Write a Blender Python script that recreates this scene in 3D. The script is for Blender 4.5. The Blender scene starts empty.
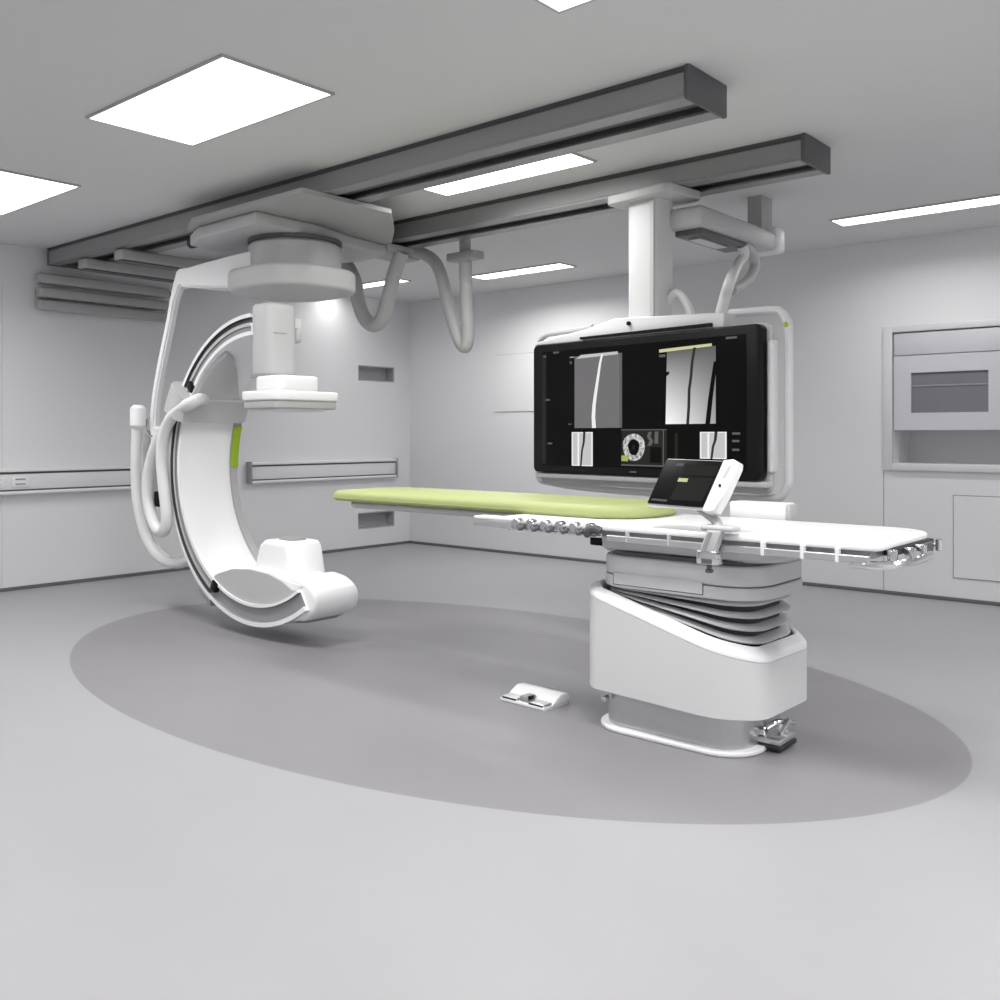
import bpy, bmesh, math, random
from mathutils import Vector, Matrix

random.seed(4)
COL = bpy.context.scene.collection
PI = math.pi
ROOM_H = 2.889
# the room: x along the back wall (0 at the corner), y = 0 at the back wall, negative towards the viewer
CAM = Vector((8.242, -7.932, 1.3))
YAW = math.radians(40.645)

# ---------------------------------------------------------------- materials
def mat(name, color, rough=0.5, metal=0.0, emit=None, strength=0.0, noise=0.0, scale=8.0, coat=0.0):
    m = bpy.data.materials.new(name)
    m.use_nodes = True
    nt = m.node_tree
    b = nt.nodes['Principled BSDF']
    c = (color, color, color) if isinstance(color, (int, float)) else color
    b.inputs['Base Color'].default_value = (*c, 1)
    b.inputs['Roughness'].default_value = rough
    b.inputs['Metallic'].default_value = metal
    if coat:
        b.inputs['Coat Weight'].default_value = coat
    if emit is not None:
        e = (emit, emit, emit) if isinstance(emit, (int, float)) else emit
        b.inputs['Emission Color'].default_value = (*e, 1)
        b.inputs['Emission Strength'].default_value = strength
    if noise:
        tc = nt.nodes.new('ShaderNodeTexCoord')
        n = nt.nodes.new('ShaderNodeTexNoise')
        n.inputs['Scale'].default_value = scale
        n.inputs['Detail'].default_value = 5
        r = nt.nodes.new('ShaderNodeMapRange')
        r.inputs['To Min'].default_value = 1 - noise
        r.inputs['To Max'].default_value = 1 + noise
        mx = nt.nodes.new('ShaderNodeMix'); mx.data_type = 'RGBA'; mx.blend_type = 'MULTIPLY'
        mx.inputs['Factor'].default_value = 1
        mx.inputs['A'].default_value = (*c, 1)
        nt.links.new(tc.outputs['Object'], n.inputs['Vector'])
        nt.links.new(n.outputs['Fac'], r.inputs['Value'])
        nt.links.new(r.outputs['Result'], mx.inputs['B'])
        nt.links.new(mx.outputs['Result'], b.inputs['Base Color'])
    return m

WALL = mat('wall_paint', (0.735, 0.735, 0.747), 0.55, noise=0.012, scale=3)
CEIL = mat('ceiling_paint', (0.68, 0.68, 0.68), 0.8, noise=0.01, scale=4)
SKIRT_SHADOW = mat('skirting_shadow', (0.13, 0.13, 0.14), 0.5)  # skirting colour darkened to carry the shadow line where wall meets floor
RECESS = mat('recess_lining', (0.42, 0.42, 0.43), 0.6)
CAB = mat('cabinet_laminate', (0.60, 0.595, 0.63), 0.4, noise=0.01, scale=6)
CABTRIM = mat('cabinet_trim', (0.66, 0.66, 0.68), 0.35)
PANE = mat('smoked_pane', (0.20, 0.20, 0.22), 0.15)
WHITE = mat('white_enamel', (0.86, 0.86, 0.87), 0.30, noise=0.008, scale=5)
WHITE_MATT = mat('white_moulding', (0.80, 0.80, 0.81), 0.42, noise=0.008, scale=5)
BODY = mat('pedestal_shell', (0.66, 0.66, 0.665), 0.38, noise=0.008, scale=5)
NECK = mat('neck_moulding', (0.63, 0.63, 0.64), 0.42)
LGREY = mat('light_grey_moulding', (0.50, 0.50, 0.505), 0.45)
MGREY = mat('mid_grey_moulding', (0.30, 0.30, 0.31), 0.45)
DGREY = mat('dark_grey_track', (0.10, 0.10, 0.105), 0.45)
GANTRY = mat('gantry_grey', (0.40, 0.40, 0.40), 0.5)
RAILG = mat('rail_aluminium', (0.30, 0.30, 0.30), 0.38, metal=0.35)
RAILD = mat('rail_channel_dark', (0.075, 0.075, 0.078), 0.5)
CHROME = mat('chrome', (0.78, 0.78, 0.80), 0.14, metal=1.0)
STEEL = mat('brushed_steel', (0.62, 0.62, 0.63), 0.30, metal=0.85, noise=0.03, scale=30)
BLACK = mat('black_plastic', (0.008, 0.008, 0.009), 0.35)
RUBBER = mat('black_rubber', (0.022, 0.022, 0.025), 0.6)
BELLOW = mat('bellows_grey', (0.56, 0.56, 0.57), 0.45)
GREEN = mat('lime_vinyl', (0.39, 0.435, 0.178), 0.5, noise=0.02, scale=10)
GACC = mat('green_accent', (0.30, 0.45, 0.02), 0.4)
HOSE = mat('hose_white', (0.74, 0.74, 0.735), 0.42)
HOSEG = mat('hose_grey', (0.50, 0.50, 0.50), 0.5)
GLASS_DARK = mat('screen_glass', (0.003, 0.003, 0.003), 0.35, emit=(0.002, 0.002, 0.002), strength=1)
LAMP = mat('lamp_diffuser', (0.9, 0.9, 0.9), 0.5, emit=(1.0, 0.995, 0.985), strength=4.0)
LAMPFRAME = mat('lamp_frame', (0.45, 0.45, 0.45), 0.5)

def dull(m, spec=0.12):
    m.node_tree.nodes['Principled BSDF'].inputs['Specular IOR Level'].default_value = spec
    return m
def scr(name, color, s=1.0):
    return dull(mat(name, (0.002, 0.002, 0.002), 0.3, emit=color, strength=s))
dull(GLASS_DARK, .15); dull(BLACK, .15)
S_GREY = scr('scan_grey', (0.165, 0.16, 0.165))
S_LIGHT = scr('scan_light', (0.55, 0.55, 0.55))
S_WHITE = scr('scan_white', (0.86, 0.86, 0.86))
S_DARK = scr('scan_dark', (0.03, 0.03, 0.03))
S_DIM = scr('screen_dim', (0.018, 0.018, 0.016))
S_TEXT = scr('screen_text', (0.12, 0.12, 0.12))
S_BLK = scr('screen_black', (0.0005, 0.0005, 0.0005))
S_YEL = scr('screen_yellow', (0.62, 0.62, 0.34))
S_GRN = scr('screen_green', (0.36, 0.45, 0.10))

def grad_scan(name, lo, hi, axis='Z', z0=0.0, z1=1.0, x0=0, x1=1):
    """an x-ray picture on a screen: brighter towards its lower left, with soft mottling"""
    m = bpy.data.materials.new(name); m.use_nodes = True
    nt = m.node_tree; b = nt.nodes['Principled BSDF']
    b.inputs['Base Color'].default_value = (.01, .01, .01, 1); b.inputs['Roughness'].default_value = 0.2
    tc = nt.nodes.new('ShaderNodeTexCoord'); sp = nt.nodes.new('ShaderNodeSeparateXYZ')
    nt.links.new(tc.outputs['Object'], sp.inputs[0])
    rz = nt.nodes.new('ShaderNodeMapRange'); rz.inputs['From Min'].default_value = z0; rz.inputs['From Max'].default_value = z1
    rz.inputs['To Min'].default_value = 1; rz.inputs['To Max'].default_value = 0
    rx = nt.nodes.new('ShaderNodeMapRange'); rx.inputs['From Min'].default_value = x0; rx.inputs['From Max'].default_value = x1
    rx.inputs['To Min'].default_value = 1; rx.inputs['To Max'].default_value = 0.25
    nt.links.new(sp.outputs['Z'], rz.inputs['Value']); nt.links.new(sp.outputs['X'], rx.inputs['Value'])
    mu = nt.nodes.new('ShaderNodeMath'); mu.operation = 'MULTIPLY'
    nt.links.new(rz.outputs[0], mu.inputs[0]); nt.links.new(rx.outputs[0], mu.inputs[1])
    r = nt.nodes.new('ShaderNodeMapRange'); r.inputs['To Min'].default_value = lo; r.inputs['To Max'].default_value = hi
    nt.links.new(mu.outputs[0], r.inputs['Value'])
    nt.links.new(r.outputs[0], b.inputs['Emission Strength'])
    b.inputs['Emission Color'].default_value = (1, 1, 1, 1)
    return m

def speckle(name, lo, hi, scale):
    m = bpy.data.materials.new(name); m.use_nodes = True
    nt = m.node_tree; b = nt.nodes['Principled BSDF']
    b.inputs['Base Color'].default_value = (.01, .01, .01, 1)
    tc = nt.nodes.new('ShaderNodeTexCoord'); n = nt.nodes.new('ShaderNodeTexNoise')
    n.inputs['Scale'].default_value = scale; n.inputs['Detail'].default_value = 4
    r = nt.nodes.new('ShaderNodeMapRange')
    r.inputs['From Min'].default_value = .35; r.inputs['From Max'].default_value = .65
    r.inputs['To Min'].default_value = lo; r.inputs['To Max'].default_value = hi
    nt.links.new(tc.outputs['Object'], n.inputs['Vector']); nt.links.new(n.outputs['Fac'], r.inputs['Value'])
    nt.links.new(r.outputs[0], b.inputs['Emission Strength']); b.inputs['Emission Color'].default_value = (1, 1, 1, 1)
    return m

def floor_material():
    m = bpy.data.materials.new('vinyl_floor'); m.use_nodes = True
    nt = m.node_tree; b = nt.nodes['Principled BSDF']; N = nt.nodes.new; L = nt.links.new
    tc = N('ShaderNodeTexCoord'); mp = N('ShaderNodeVectorMath'); mp.operation = 'SUBTRACT'
    mp.inputs[1].default_value = (4.49, -4.11, 0)
    sc = N('ShaderNodeVectorMath'); sc.operation = 'DIVIDE'; sc.inputs[1].default_value = (2.76, 1.64, 1e6)
    ln = N('ShaderNodeVectorMath'); ln.operation = 'LENGTH'
    L(tc.outputs['Object'], mp.inputs[0]); L(mp.outputs[0], sc.inputs[0]); L(sc.outputs[0], ln.inputs[0])
    st = N('ShaderNodeMapRange'); st.inputs['From Min'].default_value = 0.9985; st.inputs['From Max'].default_value = 1.0015
    L(ln.outputs['Value'], st.inputs['Value'])
    n = N('ShaderNodeTexNoise'); n.inputs['Scale'].default_value = 2.2; n.inputs['Detail'].default_value = 6
    L(tc.outputs['Object'], n.inputs['Vector'])
    r = N('ShaderNodeMapRange'); r.inputs['To Min'].default_value = .965; r.inputs['To Max'].default_value = 1.035
    L(n.outputs['Fac'], r.inputs['Value'])
    mx = N('ShaderNodeMix'); mx.data_type = 'RGBA'
    mx.inputs['A'].default_value = FLOOR_DARK; mx.inputs['B'].default_value = FLOOR_LIGHT
    L(st.outputs[0], mx.inputs['Factor'])
    mu = N('ShaderNodeMix'); mu.data_type = 'RGBA'; mu.blend_type = 'MULTIPLY'; mu.inputs['Factor'].default_value = 1
    L(mx.outputs['Result'], mu.inputs['A']); L(r.outputs['Result'], mu.inputs['B'])
    L(mu.outputs['Result'], b.inputs['Base Color'])
    b.inputs['Roughness'].default_value = 0.42
    return m
FLOOR_DARK = (0.232, 0.225, 0.238, 1)
FLOOR_LIGHT = (0.335, 0.332, 0.345, 1)

# ---------------------------------------------------------------- mesh helpers
def new():
    return bmesh.new()

def merge(dst, src, mi=0, M=None):
    for f in src.faces:
        if mi: f.material_index = mi
    if M is not None:
        src.transform(M)
    me = bpy.data.meshes.new('tmp'); src.to_mesh(me); src.free()
    dst.from_mesh(me); bpy.data.meshes.remove(me)

def box(bm, x0, x1, y0, y1, z0, z1, bev=0.0, seg=2, mi=0, M=None):
    t = bmesh.new()
    bmesh.ops.create_cube(t, size=1)
    bmesh.ops.scale(t, vec=(x1 - x0, y1 - y0, z1 - z0), verts=t.verts)
    bmesh.ops.translate(t, vec=((x0 + x1) / 2, (y0 + y1) / 2, (z0 + z1) / 2), verts=t.verts)
    if bev:
        bmesh.ops.bevel(t, geom=t.edges[:], offset=bev, segments=seg, profile=.5, affect='EDGES')
    merge(bm, t, mi, M)

def loft(bm, rings, cap=True, closed=False, mi=0, mis=None, M=None):
    """skin of equal-length closed rings; mis: a material index for each edge of the ring"""
    t = bmesh.new()
    V = [[t.verts.new(p) for p in r] for r in rings]
    n = len(rings[0]); k = len(rings)
    for i in range(k if closed else k - 1):
        a, b = V[i], V[(i + 1) % k]
        for j in range(n):
            f = t.faces.new((a[j], a[(j + 1) % n], b[(j + 1) % n], b[j]))
            f.material_index = mis[j] if mis else mi
    if cap and not closed:
        for r in (list(reversed(V[0])), V[-1]):
            f = t.faces.new(r); f.material_index = mi
    bmesh.ops.recalc_face_normals(t, faces=t.faces[:])
    merge(bm, t, 0, M)

def rrect(x0, x1, y0, y1, r, n=6):
    """rounded rectangle as a list of (x, y); r may be one radius or four (x1y1, x0y1, x0y0, x1y0)"""
    rs = [r] * 4 if isinstance(r, (int, float)) else r
    out = []
    for (cx, cy, a0, rr) in ((x1, y1, 0, rs[0]), (x0, y1, 90, rs[1]), (x0, y0, 180, rs[2]), (x1, y0, 270, rs[3])):
        sx = -1 if cx == x1 else 1; sy = -1 if cy == y1 else 1
        for i in range(n + 1):
            a = math.radians(a0 + 90 * i / n)
            out.append((cx + sx * rr + rr * math.cos(a), cy + sy * rr + rr * math.sin(a)))
    return out

def inset(poly, d):
    cx = sum(p[0] for p in poly) / len(poly); cy = sum(p[1] for p in poly) / len(poly)
    n = len(poly); out = []
    for i in range(n):
        a = Vector(poly[i - 1]); b = Vector(poly[i]); c = Vector(poly[(i + 1) % n])
        e1 = (b - a); e2 = (c - b)
        e1 = e1.normalized() if e1.length > 1e-7 else e2.normalized()
        e2 = e2.normalized() if e2.length > 1e-7 else e1
        nn = Vector((-(e1.y + e2.y), e1.x + e2.x))
        nn = nn.normalized() if nn.length > 1e-7 else Vector((-e1.y, e1.x))
        out.append((b.x + nn.x * d, b.y + nn.y * d))
    return out

def slab(bm, poly, z0, z1, ease=0.0, seg=3, mi=0, M=None, zf=None):
    """a plate of outline poly (counter-clockwise) from z0 to z1 with rounded-over edges; zf(x,y,t) may set the heights"""
    prof = []
    if ease:
        for i in range(seg + 1):
            a = PI / 2 * i / seg
            prof.append((ease * (1 - math.sin(a)), z0 + ease * (1 - math.cos(a))))
        for i in range(seg + 1):
            a = PI / 2 * i / seg
            prof.append((ease * (1 - math.cos(a)), z1 - ease * (1 - math.sin(a))))
    else:
        prof = [(0, z0), (0, z1)]
    rings = []
    for d, z in prof:
        q = inset(poly, d) if d else poly
        rings.append([(x, y, zf(x, y, (z - z0) / (z1 - z0)) if zf else z) for x, y in q])
    loft(bm, rings, mi=mi, M=M)

def rounded(corners, n=5):
    """polygon with each corner (x, y, radius) rounded"""
    out = []; m = len(corners)
    for i in range(m):
        p = Vector(corners[i][:2]); a = Vector(corners[i - 1][:2]); c = Vector(corners[(i + 1) % m][:2]); r = corners[i][2]
        p0 = p + (a - p).normalized() * r; p1 = p + (c - p).normalized() * r
        for j in range(n + 1):
            t = j / n; q = p0 * (1 - t) ** 2 + p * 2 * t * (1 - t) + p1 * t * t; out.append((q.x, q.y))
    return out

# a prism whose outline lies in the x-z plane, running along y
SWAP = Matrix(((1, 0, 0, 0), (0, 0, 1, 0), (0, 1, 0, 0), (0, 0, 0, 1)))
def prism_y(bm, poly_xz, y0, y1, ease=0.0, mi=0, M=None):
    area = sum(poly_xz[i - 1][0] * poly_xz[i][1] - poly_xz[i][0] * poly_xz[i - 1][1] for i in range(len(poly_xz)))
    if area < 0: poly_xz = list(reversed(poly_xz))
    t = bmesh.new(); slab(t, poly_xz, y0, y1, ease)
    t.transform(SWAP)
    bmesh.ops.recalc_face_normals(t, faces=t.faces[:])
    merge(bm, t, mi, M)

def spline(pts, k=8):
    P = [Vector(p) for p in pts]
    if len(P) < 3: return P
    out = []
    for i in range(len(P) - 1):
        p0 = P[i - 1] if i else P[0] * 2 - P[1]
        p1, p2 = P[i], P[i + 1]
        p3 = P[i + 2] if i + 2 < len(P) else P[-1] * 2 - P[-2]
        for j in range(k):
            t = j / k
            out.append(.5 * ((2 * p1) + (-p0 + p2) * t + (2 * p0 - 5 * p1 + 4 * p2 - p3) * t * t + (-p0 + 3 * p1 - 3 * p2 + p3) * t ** 3))
    out.append(P[-1])
    return out

def tube(bm, pts, r, n=12, smooth=True, closed=False, mi=0, M=None, corrugate=0.0):
    P = spline(pts) if smooth else [Vector(p) for p in pts]
    k = len(P)
    if corrugate and not closed:
        Q = []
        for i in range(k - 1):
            m = max(1, int((P[i + 1] - P[i]).length / (r * .45)))
            for j in range(m): Q.append(P[i].lerp(P[i + 1], j / m))
        Q.append(P[-1]); P = Q; k = len(P)
    rings = []; up = None
    for i in range(k):
        if closed: d = (P[(i + 1) % k] - P[i - 1]).normalized()
        else: d = (P[min(i + 1, k - 1)] - P[max(i - 1, 0)]).normalized()
        if up is None:
            up = Vector((0, 0, 1)) if abs(d.z) < .9 else Vector((1, 0, 0))
        up = (up - d * up.dot(d)).normalized(); s = d.cross(up)
        rr = r[min(i, len(r) - 1)] if isinstance(r, (list, tuple)) else r
        if corrugate and i % 2: rr *= 1 - corrugate
        rings.append([P[i] + (up * math.cos(2 * PI * j / n) + s * math.sin(2 * PI * j / n)) * rr for j in range(n)])
    loft(bm, rings, closed=closed, mi=mi, M=M)

def cyl(bm, p0, p1, r, n=20, bev=0.0, mi=0, r2=None):
    a, b = Vector(p0), Vector(p1); r2 = r if r2 is None else r2
    if not bev:
        tube(bm, [a, b], [r, r2], n, smooth=False, mi=mi); return
    d = (b - a).normalized()
    tube(bm, [a, a + d * bev, b - d * bev, b], [r - bev, r, r2, r2 - bev], n, smooth=False, mi=mi)

def arc_sector(bm, cx, cz, prof, a0, a1, n=48, mis=None, taper=None, mi=0):
    """profile of (radius, y) swept about a horizontal axis through (cx, cz), degrees a0..a1"""
    rings = []
    for i in range(n + 1):
        t = i / n; a = math.radians(a0 + (a1 - a0) * t)
        pr = taper(prof, t) if taper else prof
        rings.append([(cx + R * math.cos(a), y, cz + R * math.sin(a)) for R, y in pr])
    loft(bm, rings, mis=mis, mi=mi)

# ---------------------------------------------------------------- object helpers
def world_loc(o):
    v = Vector((0, 0, 0))
    while o is not None:
        v += o.location; o = o.parent
    return v

def obj(name, bm, materials, parent=None, angle=35, label=None):
    me = bpy.data.meshes.new(name)
    if parent is not None:
        bm.transform(Matrix.Translation(-world_loc(parent)))
    bmesh.ops.remove_doubles(bm, verts=bm.verts, dist=1e-5)
    bmesh.ops.recalc_face_normals(bm, faces=bm.faces[:])
    bm.to_mesh(me); bm.free()
    for p in me.polygons: p.use_smooth = True
    me.set_sharp_from_angle(angle=math.radians(angle))
    ms = materials if isinstance(materials, (list, tuple)) else [materials]
    for m in ms: me.materials.append(m)
    o = bpy.data.objects.new(name, me); COL.objects.link(o)
    if parent is not None: o.parent = parent
    if label: o['label'] = label
    return o

def thing(name, label, cat, loc, group=None):
    o = bpy.data.objects.new(name, None); COL.objects.link(o)
    o.location = loc; o.empty_display_size = .1
    o['label'] = label; o['category'] = cat
    if group: o['group'] = group
    return o

def structure(name, bm, m, parent=None, label=None, angle=30):
    o = obj(name, bm, m, parent, angle)
    if parent is None: o['kind'] = 'structure'
    if label: o['label'] = label
    return o

# a sight line through a measured point of the photograph, met with a plane of the room
F = 946.0
RX = Vector((math.cos(YAW), math.sin(YAW), 0)); FW = Vector((-math.sin(YAW), math.cos(YAW), 0))
def ray(u, v):
    return FW + RX * ((u - 500) / F) + Vector((0, 0, -(v - 435) / F))
def on_y(u, v, y):
    d = ray(u, v); t = (y - CAM.y) / d.y; return CAM + d * t
def on_x(u, v, x):
    d = ray(u, v); t = (x - CAM.x) / d.x; return CAM + d * t

# ================================================================ THE ROOM
X1, Y0 = 11.0, -10.6
bm = new(); box(bm, -.3, X1 + .2, Y0 - .2, .3, -.12, 0)
fl = structure('floor', bm, floor_material())
fl['label'] = 'grey vinyl floor with a darker grey oval inlay'
bm = new(); box(bm, -.3, X1 + .2, Y0 - .2, .3, ROOM_H, ROOM_H + .12)
structure('ceiling', bm, CEIL)

def wall_cells(bm, us, vs, holes, to3, depth):
    """a wall face cut along us and vs, with the rectangles in holes left open"""
    for i in range(len(us) - 1):
        for j in range(len(vs) - 1):
            uc = (us[i] + us[i + 1]) / 2; vc = (vs[j] + vs[j + 1]) / 2
            if any(h[0] < uc < h[1] and h[2] < vc < h[3] for h in holes): continue
            (x0, y0, z0), (x1, y1, z1) = to3(us[i], vs[j], 0), to3(us[i + 1], vs[j + 1], depth)
            box(bm, min(x0, x1), max(x0, x1), min(y0, y1), max(y0, y1), min(z0, z1), max(z0, z1))

# left wall with two small recesses near the corner
holes = [(-.813, -.25, 1.92, 2.10), (-.813, -.25, .222, .412)]
bm = new()
wall_cells(bm, [Y0, -.813, -.25, 0], [0, .222, .412, 1.92, 2.10, ROOM_H], holes, lambda u, v, d: (-d, u, v), .18)
wl = structure('wall_left', bm, WALL)
for h in holes:
    bm = new()
    y0, y1, z0, z1 = h; d = .13; w = .012
    box(bm, -.175, -d, y0, y1, z0, z1)
    box(bm, -d, -.001, y0 + .001, y0 + w, z0, z1); box(bm, -d, -.001, y1 - w, y1 - .001, z0, z1)
    box(bm, -d, -.001, y0 + w, y1 - w, z0 + .001, z0 + w); box(bm, -d, -.001, y0 + w, y1 - w, z1 - w, z1 - .001)
    obj('recess', bm, RECESS, wl)

# back wall with the built-in cabinet recess
CX0, CX1, CZ0, CZ1 = 5.652, 7.25, 1.072, 2.131
bm = new()
wall_cells(bm, [-.18, CX0, CX1, X1], [0, CZ0, CZ1, ROOM_H], [(CX0, CX1, CZ0, CZ1)], lambda u, v, d: (u, d, v), .18)
wb = structure('wall_back', bm, WALL)
bm = new(); box(bm, CX0 - .02, CX1 + .02, .42, .46, CZ0 - .02, CZ1 + .02)
box(bm, CX0 - .02, CX0, .18, .42, CZ0 - .02, CZ1 + .02); box(bm, CX1, CX1 + .02, .18, .42, CZ0 - .02, CZ1 + .02)
box(bm, CX0, CX1, .18, .42, CZ0 - .02, CZ0); box(bm, CX0, CX1, .18, .42, CZ1, CZ1 + .02)
obj('recess', bm, WALL, wb)
bm = new(); box(bm, X1, X1 + .18, Y0, .18, 0, ROOM_H); structure('wall_right', bm, WALL)
bm = new(); box(bm, -.18, X1 + .18, Y0 - .18, Y0, 0, ROOM_H); structure('wall_front', bm, WALL)
bm = new(); box(bm, .0, .012, Y0, 0, 0, .03, .004, 1); structure('baseboard_shadow_left', bm, SKIRT_SHADOW)  # low skirting whose dark tone also draws the floor-wall shadow
bm = new(); box(bm, .0, X1, -.012, .0, 0, .03, .004, 1); structure('baseboard_shadow_back', bm, SKIRT_SHADOW)
# joint of the wall panelling beneath the cabinet edge, and one at the left
bm = new(); box(bm, 5.575, 5.581, -.003, 0, .03, 1.0); structure('trim_1', bm, RECESS)
bm = new(); box(bm, 0, .004, -4.675, -4.668, .03, 2.55); structure('trim_2', bm, CABTRIM)
# pale frame round the recess
bm = new()
box(bm, CX0 - .075, CX0, -.022, 0, CZ0 - .06, CZ1 + .05, .006)
box(bm, CX0, CX1, -.022, 0, CZ1, CZ1 + .05, .006); box(bm, CX0, CX1, -.03, 0, CZ0 - .06, CZ0, .006)
box(bm, CX1, CX1 + .075, -.022, 0, CZ0 - .06, CZ1 + .05, .006)
structure('trim_3', bm, CABTRIM)

# cabinet in the recess: header panel, glazed doors, open shelf below
cab = thing('wall_cabinet', 'pale grey wall cabinet with a dark glazed door set into the back wall', 'cabinet', (CX0 + .8, .2, 1.335))
bm = new(); box(bm, CX0 + .004, CX1 - .004, .02, .40, 1.335, 2.127); 
bm2 = new(); box(bm2, CX0 + .006, CX1 - .006, -.002, .02, 1.945, 2.124, .004)
obj('header_panel', bm2, CAB, cab)
for i, (dx0, dx1) in enumerate(((CX0 + .006, 6.497), (6.503, CX1 - .006))):
    bmd = new(); w0, w1, q0, q1 = dx0 + .135, dx1 - .135, 1.478, 1.80
    for a in ((dx0, w0, 1.34, 1.938), (w1, dx1, 1.34, 1.938), (w0, w1, 1.34, q0), (w0, w1, q1, 1.938)):
        box(bmd, a[0], a[1], -.004, .022, a[2], a[3])
    dr = obj('door', bmd, CAB, cab)
    bmp = new(); box(bmp, w0, w1, .012, .018, q0, q1); obj('pane', bmp, PANE, dr, label='dark smoked glass pane')
    bmp = new()
    box(bmp, w0 + .0, w1, .006, .012, q0 + .21, q0 + .222); obj('shelf_edge', bmp, MGREY, dr)
obj('body', bm, CAB, cab)

# flush access panels in the back wall
def flush_panel(name, label, x0, x1, z0, z1, w, joint):
    b = new(); box(b, x0, x1, -.003, 0, z0, z1); j = obj(name, b, joint, wb, label=label)
    b = new(); box(b, x0 + w, x1 - w, -.008, -.003, z0 + w, z1 - w, .001, 1); obj('panel_face', b, WALL, j)
flush_panel('access_panel', 'flush access panel low in the back wall beneath the cabinet', 6.108, 6.95, .18, .832, .007, MGREY)
flush_panel('wall_hatch', 'flush hatch half hidden behind the display', 1.36, 2.35, 1.552, 2.187, .004, MGREY)

# ---------------------------------------------------------------- trunking rails on the left wall
def trunking(label, y0, y1, marks):
    t = thing('wall_trunking', label, 'trunking', (0, (y0 + y1) / 2, .81), 'horizontal trunking rails on the left wall')
    b = new(); box(b, 0, .055, y0, y1, .845, .975, .008); obj('casing', b, WALL, t)
    b = new(); box(b, 0, .075, y0, y1, .992, 1.022, .008); box(b, 0, .02, y0, y1, .975, .992); obj('top_rail', b, WHITE_MATT, t)
    b = new(); box(b, 0, .075, y0, y1, .806, .832, .008); box(b, 0, .02, y0, y1, .832, .845); obj('bottom_rail', b, WHITE_MATT, t)
    for z in (.836, .979):
        b = new(); box(b, .02, .045, y0 + .002, y1 - .002, z - .004, z + .012); obj('groove', b, DGREY, t)
    for y in (y0, y1):
        b = new(); box(b, 0, .08, y - .012, y + .012, .80, 1.028, .005); obj('end_cap', b, MGREY, t)
    if marks:
        for k in range(3):
            b = new(); box(b, .055, .066, -5.02 + k * .2, -4.88 + k * .2, .868, .952, .004)
            f = obj('socket_plate', b, WHITE_MATT, t)
            b = new()
            for q in (.885, .925): box(b, .066, .068, -4.99 + k * .2, -4.91 + k * .2, q, q + .012)
            obj('socket_marks', b, MGREY, f)
trunking('pale grey wall trunking with socket plates at the left edge of the photo', -9.2, -3.0, True)
trunking('pale grey wall trunking running from behind the C-shaped arm to the room corner', -2.292, -.273, False)

# ---------------------------------------------------------------- lamps
LN = [0]
def lamp(label, x0, x1, y0, y1, watt=40.0, spread=140):
    t = thing('ceiling_light', label, 'ceiling light', ((x0 + x1) / 2, (y0 + y1) / 2, ROOM_H), 'recessed ceiling light panels')
    z = ROOM_H; w = .012
    b = new()
    for a in ((x0, x1, y0, y0 + w), (x0, x1, y1 - w, y1), (x0, x0 + w, y0 + w, y1 - w), (x1 - w, x1, y0 + w, y1 - w)):
        box(b, a[0], a[1], a[2], a[3], z - .012, z)
    obj('frame', b, LAMPFRAME, t)
    b = new(); box(b, x0 + w, x1 - w, y0 + w, y1 - w, z - .008, z - .001); obj('diffuser', b, LAMP, t)
    ld = bpy.data.lights.new('lamp_light', 'AREA'); ld.shape = 'RECTANGLE'; ld.size = x1 - x0 - .03; ld.size_y = y1 - y0 - .03
    ld.energy = watt; ld.spread = math.radians(spread); ld.color = (1, .995, .985)
    lo = bpy.data.objects.new('lamp_light', ld); COL.objects.link(lo); lo.parent = t; lo.location = (0, 0, -.014)
lamp('long bright ceiling light crossed by hanging grey hoses near the room corner', .06, 1.22, -1.36, -1.15, 5, 160)
lamp('long bright ceiling light between the pointed grey hose loop and the display column', 1.85, 3.0, -.98, -.72, 29, 155)
lamp('bright ceiling light at the top of the photo above the back wall cabinet', 5.54, 6.7, -1.06, -.80, 14, 160)
for x, y, e, lab in ((1.7, -5.4, 25, 'added long ceiling fill light beyond the nearer ceiling rail, on the side of the left wall'),  # invented ceiling lights, added for front fill and top light
                     (4.2, -5.4, 34, 'added long ceiling fill light in front of the nearer ceiling rail, above the dark floor oval'),
                     (6.7, -5.4, 36, 'added long ceiling fill light over the pedestal end of the examination table'),
                     (9.2, -5.4, 50, 'added ceiling fill light over the right side of the room'), (4.5, -3.56, 20, 'added ceiling fill light between the two ceiling rails beside the arm carriage'), (9.2, -2.6, 58, 'added ceiling fill light over the right part of the back wall'),
                     (2.2, -8.4, 30, 'added ceiling fill light over the near left of the room'), (5.6, -8.4, 30, 'added ceiling fill light over the near middle of the room'),
                     (9.2, -8.4, 30, 'added ceiling fill light over the near right of the room')):
    lamp(lab, x - .6, x + .6, y - (.15 if y == -3.56 else .3), y + (.15 if y == -3.56 else .3), e, 150)

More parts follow.
